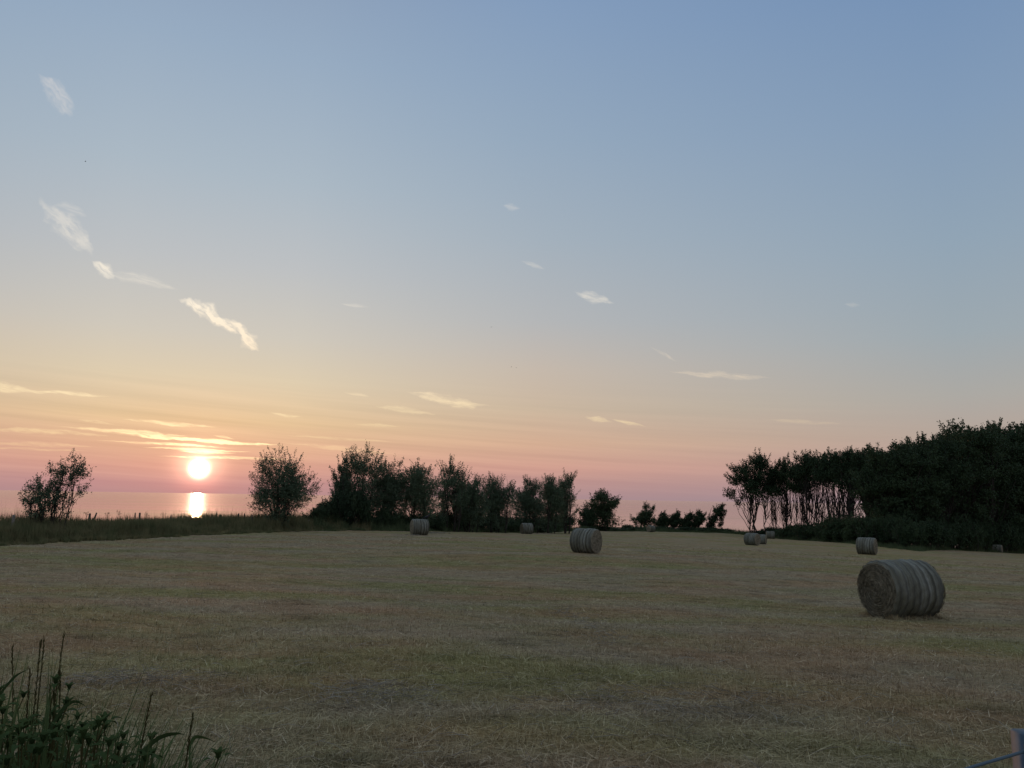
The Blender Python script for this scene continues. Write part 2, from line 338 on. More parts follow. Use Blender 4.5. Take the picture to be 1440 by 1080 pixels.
# ---------------------------------------------------------------- terrain
CTRL = [(0, 0, 1.62), (0, 6, 1.72), (-7, 3, 1.6), (7, 3, 1.65), (-10, 11, 2.05), (9, 17.9, 2.55), (4, 41, 2.79), (-9, 30, 2.7), (-28.5, 43, 3.0), (-20.5, 62, 3.02),
        (-7.6, 64, 3.1), (1.8, 94, 4.22), (27, 154, 6.15), (25.8, 83, 4.55), (34.6, 108, 5.65), (45.5, 135, 6.25), (28, 61, 3.92), (85, 136, 8.2),
        (12, 130, 5.2), (46, 165, 6.6), (49, 112, 5.75), (53, 103, 6.06), (88, 132, 7.95), (-60, 20, 2.6), (60, 20, 3.4), (-60, 0, 2.0), (60, 0, 2.6), (140, 90, 8.0), (-15, 78, 3.3),
        (-80, 60, 3.4), (-60, -80, 2), (60, -80, 2.5), (0, -60, 1.7), (300, -300, 4), (-300, -300, 3), (300, 100, 9), (-300, 60, 5), (60, 200, 8), (0, 200, 7), (-60, 120, 5)]
cp = np.array(CTRL, float)
def _U(r2): return r2 * np.log(r2 + 1e-9)
def _solve():
    n = len(cp); p = cp[:, :2] / 100; K = _U(((p[:, None] - p[None]) ** 2).sum(-1)) + np.eye(n) * 2e-4
    A = np.zeros((n + 3, n + 3)); A[:n, :n] = K; A[:n, n] = 1; A[:n, n + 1:] = p; A[n, :n] = 1; A[n + 1:, :n] = p.T
    return p, np.linalg.solve(A, np.concatenate([cp[:, 2], np.zeros(3)]))
_p, _c = _solve()
EDGE = [(0, 43), (180, 51), (360, 62), (490, 72), (600, 78), (740, 103), (820, 131), (900, 157), (1030, 163), (1100, 139), (1200, 113), (1290, 104), (1440, 133)]
_ea, _er = [], []
for px, Y in EDGE:
    d = ray(px, 745); _ea.append(math.degrees(math.atan2(d.x, d.y))); _er.append(Y * math.hypot(d.x, d.y) / d.y)
_ea = [-180, -90, -60, -45] + _ea + [45, 60, 90, 180]; _er = [700, 500, 70, 50] + _er + [190, 260, 700, 700]
FALL = ([-180, -32, -14, -3, 6, 17, 22, 30, 180], [14, 14, 20, 26, 14, 12, 45, 60, 80])
BANK = ([-180, -90, -60, -15, -6, 0, 180], [0, 0, .95, .85, .3, 0, 0])
SEA_Z = EYE - 14.0
def edge_s(X, Y):
    th = np.degrees(np.arctan2(X, Y)); return th, np.hypot(X, Y) - np.interp(th, _ea, _er)
def ground(X, Y):
    X = np.atleast_1d(np.asarray(X, float)); Y = np.atleast_1d(np.asarray(Y, float)); sh = X.shape
    q_ = np.stack([X.ravel(), Y.ravel()], 1) / 100; out = np.zeros(len(q_))
    for i in range(0, len(q_), 20000):
        b = q_[i:i + 20000]; out[i:i + 20000] = _U(((b[:, None] - _p[None]) ** 2).sum(-1)) @ _c[:len(_p)] + _c[-3] + b @ _c[-2:]
    z = EYE - out.reshape(sh)
    th, s = edge_s(X, Y)
    z = z + np.interp(th, *BANK) * np.clip(1 - np.abs((s - 6) / 5.5), 0, 1) ** .8
    z = z + .035 * np.sin(X * .9 + np.sin(Y * .6) * 1.3) * np.sin(Y * 1.1) * np.clip(np.hypot(X, Y) / 8, 0, 1)
    f = np.clip((s - np.interp(th, *FALL)) / 45, 0, 1); f = f * f * (3 - 2 * f)
    return z * (1 - f) + (SEA_Z - 5) * f
def gz(x, y): return float(ground(x, y)[0])
def foot(px, Y):
    """ground point at depth Y that appears in photo column px"""
    X = (px - CX) / F * Y
    for _ in range(6):
        qx, qy = project((X, Y, gz(X, Y))); X += (px - qx) / F * Y
    return X, Y, gz(X, Y)
def edge_Y(px):
    return float(np.interp(px, [e[0] for e in EDGE], [e[1] for e in EDGE]))
def axis(lo, hi, n, c, k):
    a, b = math.asinh((lo - c) / k), math.asinh((hi - c) / k); return c + k * np.sinh(np.linspace(a, b, n))
gx = axis(-420, 420, 330, 0, 30); gy = axis(-320, 420, 420, 8, 30)
GX, GY = np.meshgrid(gx, gy); GZ = ground(GX, GY)
nx, ny = len(gx), len(gy); i = (np.arange(ny - 1)[:, None] * nx + np.arange(nx - 1)[None]).ravel()
tag(ob('ground', mk_mesh('ground', np.stack([GX, GY, GZ], -1), np.stack([i, i + 1, i + nx + 1, i + nx], 1), mField, True)), kind='structure')
S_R = 45000.0
sv = [(x * S_R, y * S_R, SEA_Z) for x, y in ((-1, -1), (1, -1), (1, 1), (-1, 1))]
tag(ob('sea', mk_mesh('sea', sv, [[0, 1, 2, 3]], mSea)), kind='structure')

# ---------------------------------------------------------------- stubble, loose straw
def blades(rng, X, Y, Z, H, W, lean, tintv, name, m, curl=0.0):
    n = len(X); a = rng.uniform(0, 2 * np.pi, n); d = np.stack([np.cos(a), np.sin(a)], 1)
    b = rng.uniform(0, 2 * np.pi, n); sd_ = np.stack([np.cos(b), np.sin(b)], 1) * (W / 2)[:, None]
    base = np.stack([X, Y, Z], 1)
    tip = base + np.stack([d[:, 0] * H * np.sin(lean), d[:, 1] * H * np.sin(lean), H * np.cos(lean)], 1)
    v0 = base.copy(); v0[:, :2] -= sd_; v1 = base.copy(); v1[:, :2] += sd_
    V = np.stack([v0, v1, tip], 1).reshape(-1, 3)
    return mk_mesh(name, V, np.arange(3 * n).reshape(-1, 3), m, False, np.repeat(tintv, 3))
rng = np.random.default_rng(5)
N = 420000
r = np.exp(rng.uniform(math.log(2.6), math.log(60), N)); th = rng.uniform(R(-44), R(44), N)
X, Y = r * np.sin(th), r * np.cos(th); _, s = edge_s(X, Y); k = s < -1; X, Y, r = X[k], Y[k], r[k]; n = len(X)
lying = rng.random(n) < .5 + .3 * np.clip((r - 8) / 20, 0, 1)
H = np.where(lying, rng.uniform(.06, .2, n), rng.uniform(.025, .085, n) * np.clip(1.25 - r / 35, .4, 1)) * (1 + r / 60)
lean = np.where(lying, R(83) + rng.normal(0, .1, n), np.abs(rng.normal(0, .55, n)))
Wd = rng.uniform(.0022, .0048, n) * (1 + r / 7)
tv = np.clip(rng.normal(.45, .25, n) + lying * .12, 0, 1)
Zb = ground(X, Y) + np.where(lying, rng.uniform(.0, .045, n), -.005)
tag(ob('stubble', blades(rng, X, Y, Zb, H, Wd, lean, tv, 'stubble', mBlade)), 'short mown stubble and cut grass covering the field', 'stubble', kind='stuff')
# loose pale straw: a trail in mid field, and scattered wisps
def strawpath(rng, pxs, spread, n):
    pts = []
    for (px, py) in pxs:
        d = ray(px, py); Yg = 20.0
        for _ in range(30):
            p = at(px, py, Yg); e = p.z - gz(p.x, p.y); Yg += e / max(-(d.z / d.y), .02) * .6
        p = at(px, py, Yg); pts.append((p.x, p.y))
    pts = np.array(pts); t_ = rng.uniform(0, len(pts) - 1, n); i_ = np.minimum(t_.astype(int), len(pts) - 2); f_ = (t_ - i_)[:, None]
    q_ = pts[i_] * (1 - f_) + pts[i_ + 1] * f_ + rng.normal(0, spread, (n, 2)); return q_
q1 = strawpath(rng, [(782, 858), (805, 866), (832, 880), (850, 897), (868, 915)], .16, 130)
q2 = strawpath(rng, [(470, 985), (520, 975), (600, 985)], .25, 260)
q3 = strawpath(rng, [(120, 965), (180, 955), (260, 970)], .25, 200)
q4 = strawpath(rng, [(800, 1000), (900, 985), (990, 1000), (1100, 985)], .35, 260)
q5 = strawpath(rng, [(560, 757), (605, 750), (622, 750)], .5, 400)
qs = np.concatenate([q1, q2, q3, q4, q5])
th_ = rng.uniform(R(-40), R(40), 1500); r_ = np.exp(rng.uniform(math.log(4), math.log(30), 1500))
qs = np.concatenate([qs, np.stack([r_ * np.sin(th_), r_ * np.cos(th_)], 1)]); n = len(qs)
rd = np.hypot(qs[:, 0], qs[:, 1])
paths = []
zz = ground(qs[:, 0], qs[:, 1])
for i_ in range(n):
    a = rng.uniform(0, 6.28); L = rng.uniform(.08, .26); c0 = np.array([qs[i_, 0], qs[i_, 1], zz[i_] + rng.uniform(.02, .075)])
    d = np.array([math.cos(a), math.sin(a), rng.normal(0, .15)]) * L / 2; m_ = np.array([rng.normal(0, .02), rng.normal(0, .02), rng.uniform(.0, .025)])
    rw = .0014 * (1 + rd[i_] / 12); paths.append(([c0 - d, c0 + m_, c0 + d], [rw, rw, rw * .6]))
V, Fq = tubes(paths, 3)
tag(ob('loose_straw', mk_mesh('loose_straw', V, Fq, mStraw, False, np.repeat(rng.uniform(0, 1, n), 9))), 'pale loose straw strewn over the mown stubble', 'straw', kind='stuff')

# ---------------------------------------------------------------- rough grass on the bank and field margins
def margin(name, label, th0, th1, s0, s1, n, h0, h1, wd, m, seed, stalks=0):
    rng = np.random.default_rng(seed)
    th = rng.uniform(R(th0), R(th1), n); s = rng.uniform(s0, s1, n) ; s = np.where(rng.random(n) < .25, s0 + (s1 - s0) * rng.random(n) ** 2 * .3, s)
    r = np.interp(np.degrees(th), _ea, _er) + s + .5 * np.sin(np.degrees(th) * 3.1) + .35 * np.sin(np.degrees(th) * 9.7)
    X, Y = r * np.sin(th), r * np.cos(th)
    cl = np.full(n, .8)
    for fq, am in ((.35, .12), (.9, .12), (2.1, .14), (4.7, .12)):
        for _ in range(3):
            a_ = rng.uniform(0, 6.28); cl = cl + am * np.sin(fq * (X * math.cos(a_) + Y * math.sin(a_)) + rng.uniform(0, 6.28))
    cl = np.clip(cl, .35, 1.5)
    up = np.clip((s - s0) / 2.0, .35, 1)
    H = rng.uniform(h0, h1, n) * cl * up; W = rng.uniform(.6, 1.4, n) * wd
    lean = np.abs(rng.normal(0, .32, n))
    if stalks:
        k = rng.random(n) < stalks; H = np.where(k, H * rng.uniform(1.25, 2.0, n), H); W = np.where(k, W * .34, W); lean = np.where(k, lean * .4, lean)
    return tag(ob(name, blades(rng, X, Y, ground(X, Y) - .03, H, W, lean, rng.random(n), name, m)), label, 'tall grass', kind='stuff')
margin('bank_grass', 'tall dark uncut grass covering the low bank on the left', -46, -10, -.6, 10, 95000, .45, .95, .05, mBank, 11, .11)
margin('margin_grass', 'uncut green grass along the far edge of the field', -14, 46, -.8, 9, 90000, .35, .95, .085, mMargin, 12, .04)

# ---------------------------------------------------------------- trees
def ball(rng, n):
    v = rng.normal(size=(n, 3)); return v / np.linalg.norm(v, axis=1)[:, None]
def bez(a, b, c, n, rng, wob):
    t_ = np.linspace(0, 1, n)[:, None]; p = a * (1 - t_) ** 2 + 2 * b * t_ * (1 - t_) + c * t_ ** 2
    p[1:-1] += rng.normal(0, wob, (n - 2, 3)); return p
def lobed_tree(name, seed, H, Wx, Wy, m, z0=.05, lobes=36, lr=.2, twigs=60, tl=.4, per=9, L=.14, W=.07, shoots=40, sl=1.0, stems=5, sr=.07,
               base=.3, lean=(0, 0), shell=.0, flat=.85, top=1.6, wob=.05, lo=.0, rmin=.012, bare=0):
    """branches rise from the foot into an uneven crown of many leafy lobes, with thin shoots sticking out of the outline"""
    rng = np.random.default_rng(seed); ctr = np.array([lean[0] * .5, lean[1] * .5, H * (z0 + (1 - z0) * .5)]); ax = np.array([Wx / 2, Wy / 2, H * (1 - z0) / 2]); R_ = lr * Wx
    d = ball(rng, lobes); r = (shell + (1 - shell) * rng.random(lobes)) ** (1 / 2.2)
    in_ = np.maximum(ax - R_ * np.array([.8, .8, .7]), ax * .25)
    C = d * r[:, None] * in_ ; C[:, :2] *= np.clip(1.08 - .35 * (C[:, 2] / ax[2]), .5, 1.3)[:, None] if lo == 0 else 1
    C = C + ctr; C[:, 0] += lean[0] * (C[:, 2] / H - .5); C[:, 1] += lean[1] * (C[:, 2] / H - .5)
    RR = R_ * rng.uniform(.6, 1.15, lobes); tub = []; leaves = []
    feet = [np.array([rng.normal(0, base), rng.normal(0, base), -.15]) for _ in range(stems)]; tops = []
    sp = []
    for f_ in feet:
        tp = np.array([f_[0] * 1.2 + rng.normal(0, Wx * .13) + lean[0] * .8, f_[1] * 1.2 + rng.normal(0, Wy * .13), H * rng.uniform(.70, .9)])
        p = bez(f_, np.array([f_[0] * 1.3 + rng.normal(0, .1), f_[1] * 1.3, H * .4]), tp, 12, rng, wob); sp.append(p)
        tub.append((p, np.linspace(sr * rng.uniform(.7, 1.2), rmin, 12)))
    for f_ in feet: tub.append((np.array([[0, 0, -.12], f_ * .5 + [0, 0, -.06], f_ + [0, 0, .10]]), np.array([sr, sr, sr]) * .9))      # the shared root crown
    def attach(c, rad):
        p = sp[np.argmin([np.linalg.norm(q_[6, :2] - c[:2]) + rng.random() * Wx * .3 for q_ in sp])]
        k = int(np.clip(11 * (c[2] / H) * rng.uniform(.35, .75), 1, 9)); a = p[k]; mid = a * .45 + c * .55 + np.array([0, 0, -.06 * H * rng.random()])
        tub.append((bez(a, mid, c, 7, rng, wob * .7), np.linspace(rad, rmin * .7, 7)))
    for c, rr in zip(C, RR): attach(c, sr * .45)
    for _ in range(bare):
        c = np.array([rng.normal(0, Wx * .3), rng.normal(0, Wy * .3), H * rng.uniform(.3, .6)]); attach(c, sr * .3)
    nt_ = lobes * twigs; own = np.repeat(np.arange(lobes), twigs); u = ball(rng, nt_); P0 = C[own] + u * (RR[own] * rng.random(nt_) ** .45)[:, None] * np.array([1, 1, flat])
    ext = P0 - C.mean(0); ext /= np.linalg.norm(ext, axis=1)[:, None]; dr = ext * .55 + u * .45 + rng.normal(0, .45, (nt_, 3)) + np.array([0, 0, .45]); dr /= np.linalg.norm(dr, axis=1)[:, None]
    tlen = tl * rng.uniform(.5, 1.3, nt_)
    q_ = np.repeat(np.arange(nt_), per); leaves.append(P0[q_] + dr[q_] * (tlen[q_] * rng.random(nt_ * per))[:, None] + rng.normal(0, L * .45, (nt_ * per, 3)))
    k = rng.random(nt_) < .30
    for a, dd, l_ in zip(P0[k][:900], dr[k][:900], tlen[k][:900]): tub.append((np.array([a - dd * l_ * .5, a, a + dd * l_ * .8]), np.array([rmin * .6, rmin * .5, rmin * .35])))
    if shoots:
        u = ball(rng, shoots * 3); u = u[u[:, 2] > -.1][:shoots]
        for v in u:
            own_ = np.argmax((C - ctr) @ (v / ax) + rng.normal(0, .25, lobes)); a = C[own_] + v * RR[own_] * .8
            dd = v * .7 + np.array([lean[0] * .15, 0, .7]) + rng.normal(0, .12, 3); dd /= np.linalg.norm(dd); l_ = sl * rng.uniform(.35, 1.1)
            p = bez(a, a + dd * l_ * .5 + rng.normal(0, .05, 3), a + dd * l_ + np.array([0, 0, .1 * l_]), 5, rng, .01); tub.append((p, np.linspace(rmin * .8, rmin * .4, 5)))
            n_ = int(l_ * per * 4.0); f = rng.random(n_) * 4; i_ = np.minimum(f.astype(int), 3); leaves.append(p[i_] + (p[i_ + 1] - p[i_]) * (f - i_)[:, None] + rng.normal(0, L * .4, (n_, 3)))
    lf = np.concatenate(leaves); zt = np.percentile(lf[:, 2], 99.6); x0, x1 = np.percentile(lf[:, 0], [.8, 99.2]); xm = (x0 + x1) / 2
    S = np.array([Wx / (x1 - x0), Wy / max(np.percentile(lf[:, 1], 99) - np.percentile(lf[:, 1], 1), .1), H / zt]); lf = lf * S; lf = lf[lf[:, 2] > .05]
    V, Fq = tubes([(p * S, r_) for p, r_ in tub], 5); tm = mk_mesh(name + '_trunk', V, Fq, mBark, True)
    V, Fq = leaf_quads(rng, lf, L, W, .35); return tm, mk_mesh(name + '_crown', V, Fq, m), xm * S[0]
def place_tree(name, meshes, loc, rz, sc, label, cat, group, trunkname='trunk'):
    e = empty(name, loc, rz, sc); tag(e, label, cat, group)
    ob(trunkname, meshes[0], e); ob('crown', meshes[1], e); return e
def bushy(px, wpx, top, Y, seed, label, group, m=None, nm='bushy_tree', depth=.85, **kw):
    X, Yy, z = foot(px, Y); H = at(px, top, Y).z - z; W = wpx / F * Y
    ms = lobed_tree(nm, seed, H, W, W * depth, m or mWillow, **kw)
    return place_tree(nm, ms, (X - ms[2], Yy, z), 0, (1, 1, 1), label, 'tree', group)
SP = dict(z0=.12, lobes=36, lr=.12, twigs=13, tl=.40, per=6, L=.13, W=.06, shoots=46, sl=.75, stems=6, sr=.045, base=.25, wob=.05, rmin=.011)
bushy(51, 44, 670, 49, 21, 'small sparse tree standing left of the taller sparse one on the grassy bank', 'sparse trees on the bank', **SP)
bushy(87, 54, 638, 49.5, 22, 'taller sparse tree leaning right with open twigs on the grassy bank at far left', 'sparse trees on the bank', **dict(SP, lean=(.5, 0), lobes=42, twigs=14))
bushy(395, 82, 636, 67, 23, 'round bushy tree standing alone on the bank just right of the setting sun', 'bushy trees along the field edge', z0=.0, lobes=76, lr=.16, twigs=58, tl=.45, per=8, L=.12, W=.055, shoots=170, sl=.9, stems=9, sr=.07)
HEDGE = [(480, 30, 640, 76, 'slender upright tree at the left end of the dense tree row', 1), (512, 56, 629, 77, 'tallest tree of the dense row with a wispy open top', 1),
    (546, 50, 648, 79, 'bushy tree in the row just left of the one behind the hay bale', 0), (584, 58, 653, 80, 'dark bushy tree directly behind the hay bale with the black bird', 0),
    (634, 46, 646, 84, 'tree with a tall pointed wispy top near the middle of the row', 1), (660, 44, 672, 86, 'lower rounded tree between the pointed tree and the broad one', 0),
    (695, 58, 670, 92, 'broad rounded tree in the row left of the small distant bale', 0), (742, 44, 673, 104, 'narrow tree above the small bale near the middle of the photo', 0),
    (772, 40, 670, 108, 'tree leaning on its right neighbour near the right end of the dense row', 0), (793, 36, 664, 110, 'last tree at the right end of the dense row, open on its right side', 1)]
for i_, (px, wd, top, Y, lb, airy) in enumerate(HEDGE):
    kw = dict(z0=.03, lobes=64, lr=.15, twigs=30, tl=.5, per=8, L=.15, W=.07, shoots=90, sl=1.3, stems=6, sr=.08, base=.4, flat=1.2) if airy else \
         dict(z0=.0, lobes=64, lr=.18, twigs=46, tl=.5, per=8, L=.15, W=.07, shoots=150, sl=1.0, stems=7, sr=.07, base=.5, flat=1.1)
    bushy(px, wd * (1.06 if i_ < 5 else .98), top, Y, 40 + i_, lb, 'bushy trees in the dense row', **kw)
# low growth filling the foot of the row is made of the shrubs below; wind-bent little trees by the sea
BENT = [(848, 44, 690, 140, 'dark compact round-topped tree standing alone right of the dense row', .3), (826, 24, 713, 138, 'low scraggy bush touching the left side of the round dark tree', .2),
    (905, 32, 708, 166, 'first and largest of the small wind-bent trees in front of the sea', 1.6), (930, 24, 720, 167, 'second small wind-bent tree, right of the distant bale', 1.4),
    (948, 20, 719, 168, 'third small wind-bent tree against the sea', 1.2), (966, 22, 721, 168, 'fourth small wind-bent tree against the sea', 1.8),
    (982, 20, 718, 169, 'fifth small wind-bent tree, just left of the isolated one', 2.0), (1007, 26, 709, 168, 'isolated wind-bent tree leaning right between the others and the wood', 3.2)]
for i_, (px, wd, top, Y, lb, ln) in enumerate(BENT):
    bushy(px, wd, top, Y, 70 + i_, lb, 'wind-bent trees by the sea', mWood, 'wind_bent_tree', z0=.0, lobes=34 if i_ else 60, lr=.13 if i_ else .17, twigs=34, tl=.5, per=6, L=.25, W=.13, shoots=44, sl=1.0, stems=4, sr=.13, base=.35, lean=(ln, 0), rmin=.03)

# --- shrubs
shrubs = [lobed_tree('shrub', 90 + k, 2.0, 3.6, 2.6, mShrub, z0=.0, lobes=26, lr=.15, twigs=34, tl=.3, per=7, L=.16, W=.09, shoots=60, sl=.5, stems=7, sr=.03, base=.6) for k in range(4)]
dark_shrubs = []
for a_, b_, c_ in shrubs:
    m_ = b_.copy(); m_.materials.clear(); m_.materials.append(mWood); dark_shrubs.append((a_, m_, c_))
random.seed(4)
def shrub(px, Y, h, wd, label, group, k=None, kind=shrubs):
    X, Yy, z = foot(px, Y); k = random.randrange(4) if k is None else k
    place_tree('shrub', kind[k], (X, Yy, z), 0, (wd / 3.6, wd / 3.6, h / 2.0), label, 'shrub', group, 'stems')
for px, Y, top, wd in ((446, 73, 712, 2.2), (462, 75, 702, 2.6), (478, 75.5, 692, 2.8), (498, 74, 683, 2.8)):
    z = foot(px, Y)[2]; shrub(px, Y, at(px, top, Y).z - z, wd, {446: 'lowest shrub at the foot of the dark sloping thicket right of the lone round tree', 462: 'second shrub up the dark sloping thicket', 478: 'third shrub up the dark sloping thicket',
          498: 'highest shrub of the dark sloping thicket in front of the tallest tree'}[px], 'shrubs of the sloping thicket')
for i_, px in enumerate(range(520, 812, 21)):
    Y = edge_Y(px) + 3.0; near_ = 'just left of' if i_ % 2 else 'beneath'
    shrub(px + random.uniform(-5, 5), Y, random.uniform(1.5, 2.3) * Y / 85, random.uniform(2.6, 3.8) * Y / 85, 'low green shrub in the undergrowth at the foot of the dense tree row', 'shrubs under the dense tree row')
for i_, px in enumerate(range(822, 1030, 15)):
    Y = edge_Y(px) + 4.0
    shrub(px + random.uniform(-4, 4), Y, random.uniform(.7, 1.3), random.uniform(3.0, 5.0), 'low dark shrub on the strip between field and sea', 'shrubs on the strip by the sea')
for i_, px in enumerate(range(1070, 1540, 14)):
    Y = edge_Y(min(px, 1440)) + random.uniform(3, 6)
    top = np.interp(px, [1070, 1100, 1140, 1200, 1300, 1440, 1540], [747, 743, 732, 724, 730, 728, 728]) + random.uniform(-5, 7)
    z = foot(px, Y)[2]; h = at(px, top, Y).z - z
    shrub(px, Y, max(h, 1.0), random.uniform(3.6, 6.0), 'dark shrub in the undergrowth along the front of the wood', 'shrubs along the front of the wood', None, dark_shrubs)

# --- the wood on the right
TALLK = dict(z0=.55, lobes=28, lr=.15, twigs=30, tl=.7, per=7, L=.27, W=.16, shoots=44, sl=1.3, sr=.14, flat=.7, wob=.16, rmin=.035, bare=14)
tallm = [lobed_tree('tall_tree', 120 + k, 14, 6.0, 5.5, mWood, stems=(2, 3, 2, 4, 3)[k], base=.5, **TALLK) for k in range(5)]
FULLK = dict(z0=.10, lobes=58, lr=.14, twigs=40, tl=.8, per=7, L=.32, W=.19, shoots=60, sl=1.3, sr=.24, flat=.7, wob=.12, rmin=.04, bare=6, shell=.25, lo=1)
fullm = [lobed_tree('full_tree', 140 + k, 18, 9.5, 8.5, mWood, stems=2, base=.4, **FULLK) for k in range(5)]
HIGHK = dict(FULLK, z0=.36, lobes=48, bare=16)
highm = [lobed_tree('high_tree', 160 + k, 18, 9.5, 8.5, mWood, stems=3, base=.6, **HIGHK) for k in range(2)]
def wood_tree(ms, H0, W0, px, Y, top, wd, label, group, rz=None):
    X, Yy, z = foot(px, Y); h = at(px, top, Y).z - z
    return place_tree('wood_tree', ms, (X, Yy, z), random.uniform(0, 6.28) if rz is None else rz, (wd / W0, wd / W0, h / H0), label, 'tree', group)
edge_tree = lobed_tree('edge_tree', 171, 14, 9.6, 7.0, mWood, stems=5, **dict(TALLK, z0=.26, lobes=58, lr=.125, twigs=40, base=.9, bare=6))
X, Yy, z = foot(1054, 147); h = at(1060, 639, 147).z - z
place_tree('edge_tree', edge_tree, (X + .9 - edge_tree[2], Yy, z), 0, (1, 1, h / 14), 'many-stemmed tree with an airy crown standing free at the left end of the wood', 'tree', 'trees of the wood')
words_ = {1087: 'thin leaning tree with a bare lower trunk next to the free-standing many-stemmed tree', 1108: 'slim tree with bare stems and a small high crown, sea showing between its stems'}
WF = [(1087, 150, 664, 4.0, 0), (1108, 147, 642, 5.5, 1), (1126, 144, 650, 4.4, 2), (1142, 140, 634, 5.6, 3), (1158, 137, 640, 5.0, 4), (1174, 134, 634, 5.6, 0), (1192, 130, 634, 6.0, 1), (1208, 128, 631, 6.5, 2),
      (1224, 126, 632, 6.0, 3), (1240, 125, 630, 6.5, 4)]
ordn = ['first', 'second', 'third', 'fourth', 'fifth', 'sixth', 'seventh', 'eighth', 'ninth', 'tenth', 'eleventh', 'twelfth', 'thirteenth', 'fourteenth', 'fifteenth']
for i_, (px, Y, top, wd, k) in enumerate(WF):
    wood_tree(tallm[k], 14, 6.0, px, Y, top, wd, words_.get(px, 'slim bare-trunked tree, %s from the left in the see-through part of the wood' % ordn[i_]), 'slim trees at the open end of the wood')
for px in range(1100, 1240, 34):
    wood_tree(tallm[random.randrange(5)], 14, 6.0, px, random.uniform(150, 166), np.interp(px, [1096, 1240], [662, 640]) + random.uniform(-3, 8), random.uniform(3.6, 5), 'thin tree standing behind the front stems in the open part of the wood', 'thin trees behind the open end of the wood')
WR = [(1250, 118, 630, 8.5), (1268, 118, 628, 9), (1290, 119, 622, 9.5), (1310, 121, 612, 7), (1328, 124, 612, 10), (1352, 128, 600, 11), (1374, 132, 599, 11), (1396, 136, 601, 11.5),
      (1418, 140, 597, 12), (1440, 142, 596, 12), (1464, 144, 595, 12), (1490, 146, 597, 12), (1516, 150, 598, 12), (1545, 152, 596, 12)]
for i_, (px, Y, top, wd) in enumerate(WR):
    wood_tree(highm[i_ % 2] if i_ in (4, 6) else fullm[i_ % 5], 18, 9.5, px, Y, top, wd, 'large heavy-crowned tree, %s from the left along the dense wood front' % ordn[i_], 'large trees along the dense front of the wood')
for row, dY in ((0, 14), (1, 26)):
    for px in range(1240 + row * 13, 1570, 32 + row * 10):
        top = np.interp(px, [1236, 1300, 1330, 1350, 1570], [644, 628, 622, 608, 606]) + random.uniform(-2, 9)
        wood_tree(fullm[random.randrange(5)] if px > 1290 else highm[px % 2], 18, 9.5, px, np.interp(px, [1236, 1440, 1570], [120, 142, 156]) + dY, top, random.uniform(8, 10.5), 'dark tree deep inside the wood, mostly hidden behind the front row', 'trees deep inside the wood')

# ---------------------------------------------------------------- hay bales
BR, BL = .65, 1.28
def bale_meshes(seed, fine=True):
    rng = np.random.default_rng(seed); na, nl = 96, 60
    a = np.arange(na) * 2 * np.pi / na; xs = np.linspace(-BL / 2, BL / 2, nl)
    rk = rng.uniform(.85, 1.15, 8).cumsum(); ribs = .012 * np.sin(np.interp(xs, np.linspace(-BL / 2, BL / 2, 8), rk) * 2 * np.pi) + rng.normal(0, .002, nl)
    edge = 1 - np.clip((np.abs(xs) - (BL / 2 - .09)) / .09, 0, 1) ** 2 * .07
    A, XS = np.meshgrid(a, xs)
    rad = (BR + ribs[:, None]) * edge[:, None] + .010 * np.sin(A * 3 + XS * 5 + seed) + .008 * np.sin(A * 7 - XS * 9) + .006 * np.sin(A * 17 + XS * 21)
    Yc, Zc = rad * np.cos(A), rad * np.sin(A)
    Zc = np.where(Zc < -BR + .05, -BR + .05 + (Zc + BR - .05) * .3, Zc)     # settled flat on the ground
    V = np.stack([XS, Yc, Zc], -1).reshape(-1, 3); i_ = np.arange(nl - 1)[:, None] * na; j = np.arange(na)[None]
    wrap = mk_mesh('net_wrap', V, np.stack([i_ + j, i_ + (j + 1) % na, i_ + na + (j + 1) % na, i_ + na + j], -1).reshape(-1, 4), mNet, True)
    faces = []
    for sgn in (-1, 1):
        nr = 26; rs = np.linspace(0.02, 1, nr); row = 0 if sgn < 0 else nl - 1
        ry, rz_ = Yc[row], Zc[row]
        Yf, Zf = rs[:, None] * ry[None], rs[:, None] * rz_[None]
        dep = sgn * (BL / 2 + .035 * (1 - rs ** 2)[:, None] + .012 * np.sin(rs * 60)[:, None] * (rs < .97)[:, None] + rng.normal(0, .006, (nr, na)) * (rs < .97)[:, None])
        V = np.stack([np.broadcast_to(dep, Yf.shape), Yf, Zf], -1).reshape(-1, 3)
        i_ = np.arange(nr - 1)[:, None] * na
        Fq = np.stack([i_ + j, i_ + (j + 1) % na, i_ + na + (j + 1) % na, i_ + na + j], -1).reshape(-1, 4)
        parts_v, parts_f = [V], [Fq]; off = len(V)
        if fine:                                          # straw ends curling round the roll
            pth = []
            for _ in range(1500):
                r0 = BR * math.sqrt(rng.uniform(.003, .93)); a0 = rng.uniform(0, 6.28); da = rng.uniform(.04, .14) / max(r0, .15)
                aa = np.linspace(a0, a0 + da, 3); r1 = r0 + rng.normal(0, .008); rr_ = np.linspace(r0, r1, 3)
                xx = sgn * (BL / 2 + .035 * (1 - (r0 / BR) ** 2) + rng.uniform(.0, .028, 3))
                zc = np.maximum(rr_ * np.sin(aa), -BR + .03)
                pth.append((np.stack([xx, rr_ * np.cos(aa), zc], 1), [.0035, .0035, .002]))
            v2, f2 = tubes(pth, 3); parts_v.append(v2); parts_f.append(f2 + off)
        faces.append(mk_mesh('hay_end', np.concatenate(parts_v), np.concatenate(parts_f), mHay, False))
    return wrap, faces
